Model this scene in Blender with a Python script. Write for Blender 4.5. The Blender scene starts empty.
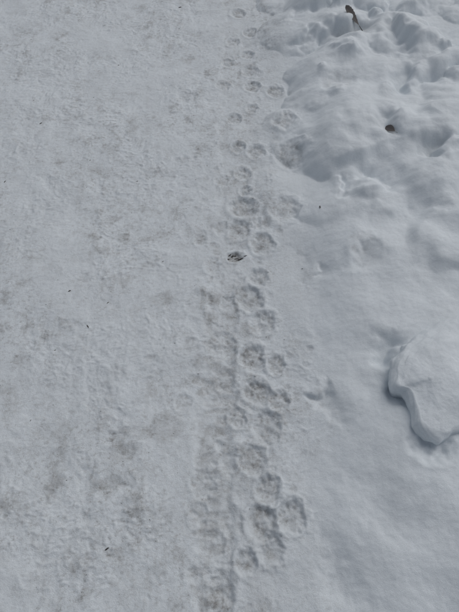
import bpy, math, numpy as np
from mathutils import Vector
rng = np.random.RandomState(7)
sc = bpy.context.scene
sc.view_settings.view_transform='Standard'; sc.view_settings.look='None'; sc.view_settings.exposure=0

# ---------------- camera -----------------
CH=1.62; P=math.radians(58); TH=0.4725; TV=0.63
cam=bpy.data.cameras.new("Camera"); co=bpy.data.objects.new("Camera",cam); sc.collection.objects.link(co)
co.location=(0,0,CH); co.rotation_euler=(math.radians(90)-P,0,0)
cam.sensor_fit='VERTICAL'; cam.sensor_height=24; cam.lens=12/TV; cam.clip_end=500; cam.clip_start=0.02
sc.camera=co
def g(px,py,z=0.0):
    "ground position (metres) of a surveyed feature"
    u=(px-229.5)/229.5*TH; v=(306-py)/306*TV
    t=(CH-z)/(math.sin(P)-v*math.cos(P))
    return t*u, t*(math.cos(P)+v*math.sin(P))
def mpp(py,z=0.0):
    v=(306-py)/306*TV
    return (CH-z)/(math.sin(P)-v*math.cos(P))*TH/229.5

# ---------------- noise ------------------
perm=rng.permutation(4096).astype(np.int64); ang=rng.rand(4096)*2*np.pi
GX=np.cos(ang).astype(np.float32); GY=np.sin(ang).astype(np.float32)
def gn(x,y):
    xi=np.floor(x).astype(np.int64); yi=np.floor(y).astype(np.int64)
    xf=x-xi; yf=y-yi
    def c(ix,iy,dx,dy):
        h=perm[(perm[ix&4095]+iy)&4095]
        return GX[h]*dx+GY[h]*dy
    u=xf*xf*xf*(xf*(xf*6-15)+10); w=yf*yf*yf*(yf*(yf*6-15)+10)
    a=c(xi,yi,xf,yf); b=c(xi+1,yi,xf-1,yf); d=c(xi,yi+1,xf,yf-1); e=c(xi+1,yi+1,xf-1,yf-1)
    return ((a+(b-a)*u)+((d+(e-d)*u)-(a+(b-a)*u))*w)*1.5
def fbm(x,y,s,o=3,off=0.0,gain=0.5,sy=1.0):
    r=0;a=1;f=1/s
    for i in range(o):
        r=r+a*gn(x*f+off+i*17.3,y*f/sy+off*1.7+i*9.1); a*=gain; f*=2.03
    return r
def ss(a,b,x):
    t=np.clip((x-a)/(b-a),0,1); return t*t*(3-2*t)

# ---------------- sheet -----------------
def outer(start,sgn,step,lim):
    o=[];p=start;s=step
    while abs(p)<lim:
        s*=1.16; p+=sgn*s; o.append(p)
    return o
xs=list(np.arange(-1.55,1.551,0.0032))
xs=outer(xs[0],-1,.0036,90)[::-1]+xs+outer(xs[-1],1,.0036,90)
ys=[-0.2]
while ys[-1]<3.6: ys.append(ys[-1]+0.0026+0.0007*max(0,ys[-1]))
ys=outer(ys[0],-1,.003,90)[::-1]+ys+outer(ys[-1],1,.006,90)
xs=np.array(xs);ys=np.array(ys)
X,Y=np.meshgrid(xs,ys); NX,NY=len(xs),len(ys)
near=1-ss(3,7,np.maximum(np.abs(X),np.abs(Y)))

wx=X+0.03*fbm(X,Y,.22,3,3.1); wy=Y+0.03*fbm(X,Y,.22,3,8.4)
bank=ss(0.16,0.80,X+0.10*fbm(X,Y,.7,2,5.5))
bank2=ss(-2.0,-2.6,X+0.2*fbm(X,Y,.9,2,1.5))
soft=ss(0.17,0.42,X+0.07*fbm(X,Y,.4,3,2.2))     # loose snow, not trodden
Z=0.13*bank+0.07*ss(.7,1.6,X)+0.15*bank2
Z+=0.5*fbm(X,Y,14,3,4.4)*ss(3.5,15,np.hypot(X,Y))
Z+=0.010*fbm(X,Y,.7,2,1.1)+0.004*fbm(wx,wy,.16,2,6.1)*(1-soft)
# trodden slushy path: crumbly relief, patches smoother than others
rough=.40+.60*ss(-.25,.35,fbm(X,Y,.30,3,61.))
scuff=fbm(wx,wy,.060,4,12.7,sy=1.25,gain=.55)
peb=np.maximum(0,fbm(wx,wy,.026,2,22.7,sy=.8))**1.2
trail=np.exp(-((X-.03)/.17)**2)
Z+=(1-soft)*near*rough*(1-.6*trail)*(0.0033*scuff+0.0040*peb)
# wavy loose snow
Z+=soft*near*(0.0020*fbm(X,Y,.07,2,51)+0.0008*fbm(X,Y,.02,2,55))
Z+=soft*0.030*fbm(X,Y,.45,2,41.0)
# rounded mounds (shovelled / fallen snow) in the upper part of the bank
def region(cx,cy,r):
    i0,i1=np.searchsorted(xs,[cx-r,cx+r]); j0,j1=np.searchsorted(ys,[cy-r,cy+r])
    return (slice(j0,j1),slice(i0,i1))
M=np.zeros_like(Z)
mr=np.random.RandomState(21)
def mound(cx,cy,r,h,asp=1.0,rot=0.0,pw=1.0):
    s=region(cx,cy,r*1.9*max(1,asp)); x=wx[s]-cx;y=wy[s]-cy
    c,si=math.cos(rot),math.sin(rot); a=(x*c+y*si)/r; b=(-x*si+y*c)/(r*asp)
    d2=a*a+b*b+.25*fbm(X[s],Y[s],r*.9,2,cx*9+cy*5)
    k=h*np.clip(1-d2/1.7,0,1)**pw
    M[s]=np.log(np.exp(M[s]*110)+np.exp(k*110)-1)/110
for i in range(210):
    cx=.22+mr.rand()*1.6; cy=1.25+mr.rand()*2.5
    if cx<.34 and mr.rand()<.5: continue
    amp=min(1,(cx-.12)/.40)*min(1,(cy-1.05)/.6)*1.2
    mound(cx,cy,.045+.10*mr.rand(),(.022+.050*mr.rand())*amp,.7+.8*mr.rand(),mr.rand()*3,.85)
for i in range(45):   # a few broad swellings lower down the bank
    cx=.45+mr.rand()*1.1; cy=-.1+mr.rand()*1.6
    mound(cx,cy,.12+.14*mr.rand(),.010+.020*mr.rand(),.7+.8*mr.rand(),mr.rand()*3,1.2)
for i in range(40):   # lumps along the foot and shoulder of the bank
    cx=.50+mr.rand()*.9; cy=.55+mr.rand()*1.1
    mound(cx,cy,.05+.08*mr.rand(),(.012+.028*mr.rand())*min(1,cy-.1),.7+.8*mr.rand(),mr.rand()*3,1.1)
Z+=M

dirt_dark=np.zeros_like(Z)  # dirt of the trodden snow, plus a darker tone in bank hollows
def dent(px,py,wpx,depth,asp=1.0,rot=0.0,z=0.0,edge=0.55,dk=0.0,rim=0.25):
    cx,cy=g(px,py,z); r=wpx*mpp(py,z)*0.5
    R=r*max(asp,1)*2.2; s=region(cx,cy,R)
    x=X[s]-cx;y=Y[s]-cy
    c,si=math.cos(rot),math.sin(rot)
    a=(x*c+y*si)/r; b=(-x*si+y*c)/(r*asp)
    n=0.35*fbm(X[s],Y[s],r*1.1,3,px*.37)
    d=np.hypot(a,b)+n
    Z[s]-=depth*(1-ss(edge,1.1,d))
    Z[s]+=rim*depth*np.exp(-((d-1.25)/.22)**2)
    dirt_dark[s]=np.maximum(dirt_dark[s],dk*(1-ss(.6,1.2,d)))
def scarp(px,py,wpx,depth,rot,z,asp=1.3,tail=1.0,curve=.5,dk=0.0):
    "broken edge in loose snow: step on one side, fading away on the other. rot = direction the hollow fades to"
    cx,cy=g(px,py,z); r=wpx*mpp(py,z)*.5; s=region(cx,cy,r*4)
    x=X[s]-cx;y=Y[s]-cy
    c,si=math.cos(rot),math.sin(rot)
    a=(x*c+y*si)/r; b=(-x*si+y*c)/(r*asp)
    a=a+curve*b*b-.3+.28*fbm(X[s],Y[s],r*1.3,2,px*.21+1); b=b+.25*fbm(X[s],Y[s],r*1.2,2,px*.13)
    f=ss(-.38,.20,a)*np.exp(-np.maximum(a-.1,0)**2/(1.3*tail)**2)*(1-ss(.3,1.35,np.abs(b)))
    depth=min(depth*1.3,.85*r)
    Z[s]-=depth*f
    Z[s]+=.25*depth*np.exp(-((a+.7)/.45)**2)*(1-ss(.3,1.3,np.abs(b)))
    dirt_dark[s]=np.maximum(dirt_dark[s],dk*f)  # darkens the hollow below the step, fading out with its depth
def paw(px,py,wpx,depth,rot=0.0,dk=.5,z=0.0,blur=0.0):
    "dog print: heel pad and four toes pressed in a shallow bowl, partly filled with snow"
    cx,cy=g(px,py,z); w=wpx*mpp(py,z); r=w*0.5
    s=region(cx,cy,r*2.4)
    x=X[s]-cx;y=Y[s]-cy
    c,si=math.cos(rot),math.sin(rot)
    a=(x*c+y*si)/r; b=(-x*si+y*c)/r
    nz=fbm(X[s],Y[s],r*.8,3,px*.31+py*.17); wa=.14+.09*blur
    a=a+wa*nz; b=b+wa*fbm(X[s],Y[s],r*.8,3,px*.11+py*.27)
    d=np.hypot(a,b/1.15)+.12*nz
    h=-0.66*(1-ss(.72-.2*blur,1.12+.15*blur,d))+0.32*np.exp(-((d-1.24)/.20)**2)
    pads=np.zeros_like(h)
    def pad(qx,qy,rx,ry,st=1.0):
        e=np.hypot((a-qx)/rx,(b-qy)/ry)
        return st*(1-ss(.40-.3*blur,1.25+.2*blur,e))
    k=.5+.5*rng.rand(5)
    pads=np.maximum(pads,pad(0,-.36,.52,.42,k[0]))
    pads=np.maximum(pads,pad(-.66,.10,.27,.35,.9*k[1])); pads=np.maximum(pads,pad(.66,.10,.27,.35,.9*k[2]))
    pads=np.maximum(pads,pad(-.27,.60,.27,.36,k[3])); pads=np.maximum(pads,pad(.27,.60,.27,.36,k[4]))
    fill=.5+.5*ss(-.5,.3,fbm(X[s],Y[s],r*.7,2,px*.7+py*.3))
    h-=0.50*pads*fill*(1-.35*blur)
    h+=.12*fbm(X[s],Y[s],r*.35,2,px*.5)*(1-ss(.9,1.2,d))
    Z[s]+=depth*h
    dirt_dark[s]=np.maximum(dirt_dark[s],dk*(0.50*(1-ss(.8,1.2,d))+0.55*pads)*np.clip(.85+.7*nz,0,1.3))

def strip(pts,wpx,depth,dk,off):
    "worn, sunken lane"
    pr=[g(a,b) for a,b in pts]; yy=[p[1] for p in pr][::-1]; xx=[p[0] for p in pr][::-1]
    cx=np.interp(Y,yy,xx)+.012*fbm(X*0,Y,.2,3,off)
    hw=.5*wpx*mpp(pts[-1][1])
    d=np.abs(X-cx)/hw
    along=ss(yy[0]-.2,yy[0],Y)*(1-ss(yy[-1]-.1,yy[-1]+.35,Y))
    e=d+.30*fbm(X,Y,.07,3,off)
    m=(1-ss(.65,1.15,e))*along*near
    Z[:]=Z-depth*m
    np.maximum(dirt_dark,dk*m*np.clip(.5+.9*fbm(X,Y,.06,3,off+3),0,1.3),out=dirt_dark)
strip([(222,310),(214,470),(213,640)],46,.008,.50,70.)
strip([(238,0),(240,300),(250,640)],74,.004,.18,79.)

for i in range(24):
    py=345+i*11.2+rng.randn()*3; dent(214+rng.randn()*6,py,18+rng.rand()*16,.0028*rng.rand()+.0010,.22+.2*rng.rand(),rng.randn()*.3,dk=.5*rng.rand()+.05,edge=.3)
# older, blurred dimples round the trail
for i in range(160):
    px=236+rng.randn()*30; py=rng.rand()*640
    dent(px,py,(5+8*rng.rand())*(.6+py/700),.0012+.0024*rng.rand(),.6+.8*rng.rand(),rng.rand()*3,dk=.30*rng.rand(),edge=.2)
paws=[(238,14,14),(250,33,13),(233,42,12),(250,70,14),(252,86,15),(223,85,13),(247,54,12),(228,62,11),
(188,98,17),(275,92,15),(234,118,13),(252,108,11),(283,126,20),(238,147,13),(256,152,16),(243,173,15),
(222,180,13),(290,158,26),(242,208,24),(284,213,26),(240,230,21),(221,228,14),(262,244,21),(200,240,12),(245,191,11),
(213,266,16),(258,277,18),(250,298,24),(263,322,22),(199,302,24),(228,302,15),
(252,357,24),(276,364,17),(222,345,26),(190,347,18),(258,392,24),(279,401,18),(226,380,20),(267,427,26),
(183,402,16),(253,460,25),(232,464,22),(268,490,23),(262,522,28),(291,516,26),
(270,547,25),(203,484,22),(232,520,22),(212,545,24),(198,515,18),(246,562,20),(222,587,25),(238,418,17)]
for (a,b,w) in paws:
    lane=1.0 if 232<a<300 else .62
    if b<130: lane=max(lane,.85)
    if a<200: lane=.5
    crisp = .35+.6*rng.rand() if lane>.8 else .4*rng.rand()
    paw(a,b,w*1.04,(.0088+.0035*crisp)*lane*(w/20)**.5,rot=rng.randn()*.35,dk=(.50+.33*rng.rand())*lane,blur=1-crisp)
for (a,b,w,z) in [(362,250,28,.08),(338,86,30,.1)]:
    paw(a,b,w,.004,rot=.4,dk=.30,z=z,blur=1.)
for i in range(60):
    px=120+rng.randn()*50; py=300+rng.rand()*300
    dent(px,py,(8+14*rng.rand()),.0010+.0015*rng.rand(),.5+.8*rng.rand(),rng.rand()*3,dk=.15*rng.rand(),edge=.0,rim=.1)
for (a,b,w) in [(165,430,50),(125,452,34),(160,300,30),(150,358,14),(110,485,34)]:
    dent(a,b,w,.003,.55,.2,dk=.30,edge=.0,rim=.1)
dent(236,257,19,.009,.6,.1,dk=1.0)
# broken edges in the bank
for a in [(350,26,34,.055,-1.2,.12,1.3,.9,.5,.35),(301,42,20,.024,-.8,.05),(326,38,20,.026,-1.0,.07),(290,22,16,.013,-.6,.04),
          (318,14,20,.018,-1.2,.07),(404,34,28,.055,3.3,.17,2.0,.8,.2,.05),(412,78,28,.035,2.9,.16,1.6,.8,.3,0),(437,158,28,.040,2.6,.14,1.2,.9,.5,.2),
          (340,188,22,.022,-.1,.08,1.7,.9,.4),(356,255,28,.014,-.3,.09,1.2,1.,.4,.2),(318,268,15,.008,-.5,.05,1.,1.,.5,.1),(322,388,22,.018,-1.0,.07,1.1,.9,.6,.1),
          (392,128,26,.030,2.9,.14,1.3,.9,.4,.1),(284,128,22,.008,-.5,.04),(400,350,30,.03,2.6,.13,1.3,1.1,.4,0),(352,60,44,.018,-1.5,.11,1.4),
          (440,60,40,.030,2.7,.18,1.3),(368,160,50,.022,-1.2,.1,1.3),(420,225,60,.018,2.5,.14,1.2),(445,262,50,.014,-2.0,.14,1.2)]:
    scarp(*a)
for a in [(340,412,30,.010,1.2,.5,.07),(372,175,60,.015,1.0,.2,.1),(345,580,46,.012,2.2,.4,.08),(404,393,46,.040,1.2,.5,.10),(432,444,44,.055,.9,.5,.12),(300,335,24,.005,1.2,0,.03),(380,500,90,.015,1.2,.3,.1)]:
    dent(a[0],a[1],a[2],a[3],a[4],a[5],z=a[6],edge=-.3,rim=.05)

verts=np.stack([X,Y,Z],-1).reshape(-1,3).astype(np.float32)
idx=np.arange(NX*NY).reshape(NY,NX)
faces=np.stack([idx[:-1,:-1],idx[:-1,1:],idx[1:,1:],idx[1:,:-1]],-1).reshape(-1,4)
def build(name,verts,faces,attrs=None,mat=None):
    me=bpy.data.meshes.new(name)
    me.vertices.add(len(verts)); me.vertices.foreach_set("co",verts.astype(np.float32).ravel())
    n=faces.shape[1]
    me.loops.add(faces.size); me.loops.foreach_set("vertex_index",faces.astype(np.int32).ravel())
    me.polygons.add(len(faces)); me.polygons.foreach_set("loop_start",np.arange(0,faces.size,n,dtype=np.int32))
    me.polygons.foreach_set("use_smooth",np.ones(len(faces),dtype=bool))
    me.update(calc_edges=True)
    for k,v in (attrs or {}).items():
        at=me.attributes.new(k,'FLOAT','POINT'); at.data.foreach_set("value",v.astype(np.float32).ravel())
    ob=bpy.data.objects.new(name,me); sc.collection.objects.link(ob)
    if mat: me.materials.append(mat)
    return ob
def height(x,y):
    i=min(max(np.searchsorted(xs,x),0),NX-1); j=min(max(np.searchsorted(ys,y),0),NY-1)
    return float(Z[j,i])

# ---------------- materials -----------------
def snow_mat():
    m=bpy.data.materials.new("snow"); m.use_nodes=True; nt=m.node_tree; N=nt.nodes; L=nt.links
    b=N["Principled BSDF"]; b.inputs["Roughness"].default_value=.6
    b.inputs["Specular IOR Level"].default_value=.25
    tc=N.new("ShaderNodeTexCoord")
    def noise(s,d=3,r=.6,scale=(1,1,1)):
        mp=N.new("ShaderNodeMapping"); mp.inputs["Scale"].default_value=scale; L.new(tc.outputs["Object"],mp.inputs[0])
        n=N.new("ShaderNodeTexNoise"); n.inputs["Scale"].default_value=s; n.inputs["Detail"].default_value=d; n.inputs["Roughness"].default_value=r
        L.new(mp.outputs[0],n.inputs["Vector"]); return n.outputs["Fac"]
    def math_(op,a,b_=None,c=None,cl=False):
        n=N.new("ShaderNodeMath"); n.operation=op; n.use_clamp=cl
        for i,v in enumerate((a,b_,c)):
            if v is None: continue
            if isinstance(v,(int,float)): n.inputs[i].default_value=v
            else: L.new(v,n.inputs[i])
        return n.outputs[0]
    def ramp(v,a,b_,lo=0,hi=1):
        n=N.new("ShaderNodeMapRange"); n.interpolation_type='SMOOTHSTEP'
        L.new(v,n.inputs[0]); n.inputs[1].default_value=a;n.inputs[2].default_value=b_;n.inputs[3].default_value=lo;n.inputs[4].default_value=hi
        return n.outputs[0]
    ad=N.new("ShaderNodeAttribute"); ad.attribute_name="dirt_dark"
    ac=N.new("ShaderNodeAttribute"); ac.attribute_name="soft"
    packed=math_('SUBTRACT',1.0,ac.outputs["Fac"])
    big=ramp(noise(2.6,3,.6,(1,.7,1)),.38,.64)
    med=ramp(noise(15,5,.70,(1,.85,1)),.46,.72)
    fine=ramp(noise(75,4,.75,(.8,1,1)),.47,.74)
    mott=math_('MULTIPLY',big,math_('ADD',math_('MULTIPLY',med,.42),math_('MULTIPLY',fine,.34)))
    mott=math_('ADD',mott,math_('ADD',math_('MULTIPLY',med,.12),math_('MULTIPLY',fine,.18)))
    mott=math_('MULTIPLY',math_('ADD',mott,.03),packed)
    pr=math_('MULTIPLY',ad.outputs["Fac"],ramp(noise(70,4,.75),.30,.62,.25,.85))
    fac=math_('ADD',mott,pr,cl=True)
    mix=N.new("ShaderNodeMix"); mix.data_type='RGBA'
    L.new(fac,mix.inputs[0]); mix.inputs[6].default_value=(.765,.822,.86,1); mix.inputs[7].default_value=(.29,.288,.28,1)
    v=ramp(noise(6,5,.65),.3,.7,.92,1.0)
    gr=ramp(noise(500,2,.7),.3,.7,.88,1.0)
    v=math_('MULTIPLY',v,gr)
    mul=N.new("ShaderNodeVectorMath"); mul.operation='SCALE'; L.new(mix.outputs[2],mul.inputs[0]); L.new(v,mul.inputs["Scale"])
    L.new(mul.outputs[0],b.inputs["Base Color"])
    h=math_('ADD',math_('MULTIPLY',noise(85,4,.65),1.0),math_('MULTIPLY',noise(380,3,.75),.6))
    bp=N.new("ShaderNodeBump"); bp.inputs["Distance"].default_value=.004
    L.new(ramp(ac.outputs["Fac"],0,1,.7,.45),bp.inputs["Strength"]); L.new(h,bp.inputs["Height"]); L.new(bp.outputs[0],b.inputs["Normal"])
    return m
SN=snow_mat()
build("snow_ground",verts,faces,{"dirt_dark":dirt_dark,"soft":soft},SN)

# ---------------- snow chunk -----------------
def chunk(name,outl,zt,zb,seed,dome=.03,wb=.05):
    pts=np.array(outl); c=pts.mean(0); 
    n=len(pts); M=420; t=np.linspace(0,n,M,endpoint=False); i=t.astype(int); f=(t-i)[:,None]
    p0,p1,p2,p3=pts[(i-1)%n],pts[i%n],pts[(i+1)%n],pts[(i+2)%n]
    o=.5*((2*p1)+(-p0+p2)*f+(2*p0-5*p1+4*p2-p3)*f**2+(-p0+3*p1-3*p2+p3)*f**3)
    rad=o-c; wob=wb*fbm(o[:,0],o[:,1],.06,3,seed)[:,None]
    rm=np.linalg.norm(rad,axis=1).mean()
    def at(s):
        k=ss(.0,.9,np.array(s))**1.0
        un=rad/np.linalg.norm(rad,axis=1,keepdims=True)*rm*.8
        return c+(rad*k+un*(1-k))*s+rad*wob*s**12
    rings=[]
    for s in np.linspace(0.0,.86,120):
        rings.append((at(s),np.full(M,zt+dome*(1-s**2)-.012*ss(.50,.86,s))))
    z0=zt-.012+dome*(1-.86**2)
    K=44
    for k in range(1,K):
        a=k/(K-1)
        s=.86+.14*math.sin(min(1,a*1.5)*math.pi*.5)-.40*max(0,a-.5)**1.15
        rings.append((at(s),np.full(M,z0+(zb-z0)*(a**1.8))))
    V=np.array([np.stack([q[:,0],q[:,1],z],-1) for q,z in rings]); x,y=V[...,0].copy(),V[...,1].copy()
    V[...,2]+=.012*fbm(x,y,.20,2,seed+2)+.0030*fbm(x,y,.07,2,seed+4)+.0008*fbm(x,y,.02,2,seed+5)
    z=V[...,2]; k=.004*fbm(x+z*2,y-z*3,.06,2,seed+6)
    d=V[...,:2]-c; l=np.linalg.norm(d,axis=-1,keepdims=True); d=d/(l+1e-6)*np.clip(l/.05,0,1)
    V[...,:2]+=d*k[...,None]
    R=len(rings); id_=np.arange(R*M).reshape(R,M); nx=np.roll(id_,-1,1)
    F=np.stack([id_[1:-1],id_[2:],nx[2:],nx[1:-1]],-1).reshape(-1,4)
    ctr=id_[0]; q=[(int(ctr[0]),int(id_[1,j]),int(id_[1,(j+1)%M]),int(id_[1,(j+2)%M])) for j in range(0,M,2)]
    F=np.concatenate([F,np.array(q)])
    vv=V.reshape(-1,3)
    return build(name,vv,F,{"dirt_dark":np.zeros(len(vv)),"soft":np.ones(len(vv))},SN)
zc=.170
ol=[g(a,b,zc) for a,b in [(462,308),(436,320),(411,337),(394,358),(391,384),(406,391),(413,408),(421,430),(441,441),(462,432),(500,436),(540,400),(540,345),(505,306)]]
chunk("snow_chunk",ol[::-1],zc,.04,91.)

# ---------------- litter -----------------
def simple(name,col,r=.8):
    m=bpy.data.materials.new(name); m.use_nodes=True; N=m.node_tree.nodes; L=m.node_tree.links
    n=N.new("ShaderNodeTexNoise"); n.inputs["Scale"].default_value=120
    cr=N.new("ShaderNodeValToRGB"); cr.color_ramp.elements[0].color=tuple(c*.5 for c in col)+(1,); cr.color_ramp.elements[1].color=tuple(c*1.4 for c in col)+(1,)
    L.new(n.outputs["Fac"],cr.inputs[0]); L.new(cr.outputs[0],N["Principled BSDF"].inputs["Base Color"]); N["Principled BSDF"].inputs["Roughness"].default_value=r
    return m
LM=simple("dead_leaf_brown",(.12,.11,.105)); DM=simple("dark_bark",(.05,.047,.045))
def leaf(px,py,Lpx,wpx,rot,z0,curl=.3):
    "leaf lying on the snow, following the mean slope below it, pointed ends and a stalk"
    cx,cy=g(px,py,z0); s=mpp(py,z0); Ln=Lpx*s; W=wpx*s
    ca,sa=math.cos(rot),math.sin(rot)
    hA=height(cx-Ln*.4*ca,cy-Ln*.4*sa); hB=height(cx+Ln*.4*ca,cy+Ln*.4*sa)
    hC=height(cx+W*.5*sa,cy-W*.5*ca); hD=height(cx-W*.5*sa,cy+W*.5*ca)
    base=max((hA+hB)/2,(hC+hD)/2,height(cx,cy)); sl=(hB-hA)/(Ln*.8); sw=(hD-hC)/W
    n,m=28,9; V=[]
    for i in range(n):
        t=i/(n-1)
        if t<.8: q0=t/.8; hw=W*.5*math.sin(math.pi*q0**.75)**.9*(1+.10*math.sin(i*2.3))+.0007
        else: hw=.0009
        for j in range(m):
            q=j/(m-1)*2-1; x=(t-.5)*Ln; y=q*hw
            V.append((cx+x*ca-y*sa,cy+x*sa+y*ca,base+.002+sl*x+sw*y+abs(q)*hw*curl+.04*Ln*math.sin(t*3+q)))
    id_=np.arange(n*m).reshape(n,m)
    F=np.stack([id_[:-1,:-1],id_[1:,:-1],id_[1:,1:],id_[:-1,1:]],-1).reshape(-1,4)
    return build("dead_leaf",np.array(V),F,None,LM)
leaf(391,131,15,5,-.9,.17)
leaf(353,24,22,7,-.45,.13)
V=[];F=[]
def crumb(px,py,lpx,rot,w=.35,sink=0):
    cx,cy=g(px,py); l=lpx*mpp(py)*.5; h=height(cx,cy)-sink; b0=len(V); n=6
    for k,(t,r) in enumerate([(-1,.25),(-.4,.9),(.3,1.),(1,.3)]):
        for a in range(n):
            an=a/n*2*math.pi+k*.3; rr=r*l*w*(.75+.5*rng.rand())
            x=t*l; y=rr*math.cos(an)+.25*l*math.sin(t*2); z=rr*math.sin(an)*.8
            V.append((cx+x*math.cos(rot)-y*math.sin(rot),cy+x*math.sin(rot)+y*math.cos(rot),h+z+l*w*.4))
    for k in range(3):
        for a in range(n): F.append((b0+k*n+a,b0+k*n+(a+1)%n,b0+(k+1)*n+(a+1)%n,b0+(k+1)*n+a))
    F.append((b0,b0+1,b0+2,b0+3)); F.append((b0,b0+3,b0+4,b0+5))
    e=b0+3*n; F.append((e,e+1,e+2,e+3)); F.append((e,e+3,e+4,e+5))
for c in [(107,549,4.5,.3),(88,327,4,1.8),(70,292,3,.2),(317,220,3.5,1.2),(41,124,3,.5),(5,182,3,1),(180,8,3,0),(108,303,2.5,.4),(55,350,2,.4),
          (163,262,2,.3),(118,65,2.5,.1),(302,270,2,0),(20,240,2.2,.5),(137,180,1.8,.1),(66,480,2,.1),(30,420,2,1),(150,520,1.8,2),(90,160,2,1)]: crumb(*c)
for i in range(160): crumb(-10+rng.rand()*300,rng.rand()*612,.6+.9*rng.rand(),rng.rand()*3)
for i in range(13):
    crumb(227+i*1.5+rng.randn()*.5,256+2.2*math.sin(i*.55)*(-1)+rng.randn()*.8,3+1.5*rng.rand(),rng.randn()*.35,.3,sink=.0015)
build("bark_crumbs",np.array(V),np.array(F),None,DM)

# ---------------- light -----------------
EL=math.radians(55); AZ=math.radians(40)   # azimuth from +Y towards +X
w=bpy.data.worlds.new("World"); sc.world=w; w.use_nodes=True; nt=w.node_tree
bg=nt.nodes["Background"]; sky=nt.nodes.new("ShaderNodeTexSky"); sky.sky_type='NISHITA'; sky.sun_disc=False
sky.sun_elevation=EL; sky.sun_rotation=AZ; sky.dust_density=4; sky.air_density=1.0
hs=nt.nodes.new("ShaderNodeHueSaturation"); hs.inputs["Saturation"].default_value=.42
nt.links.new(sky.outputs[0],hs.inputs["Color"]); nt.links.new(hs.outputs[0],bg.inputs[0]); bg.inputs[1].default_value=.077
sl=bpy.data.lights.new("sun","SUN"); sl.energy=.5; sl.angle=math.radians(50); sl.color=(1,.99,.98)
so=bpy.data.objects.new("sun",sl); sc.collection.objects.link(so)
d=Vector((math.sin(AZ)*math.cos(EL),math.cos(AZ)*math.cos(EL),math.sin(EL)))
so.rotation_euler=d.to_track_quat('Z','Y').to_euler()
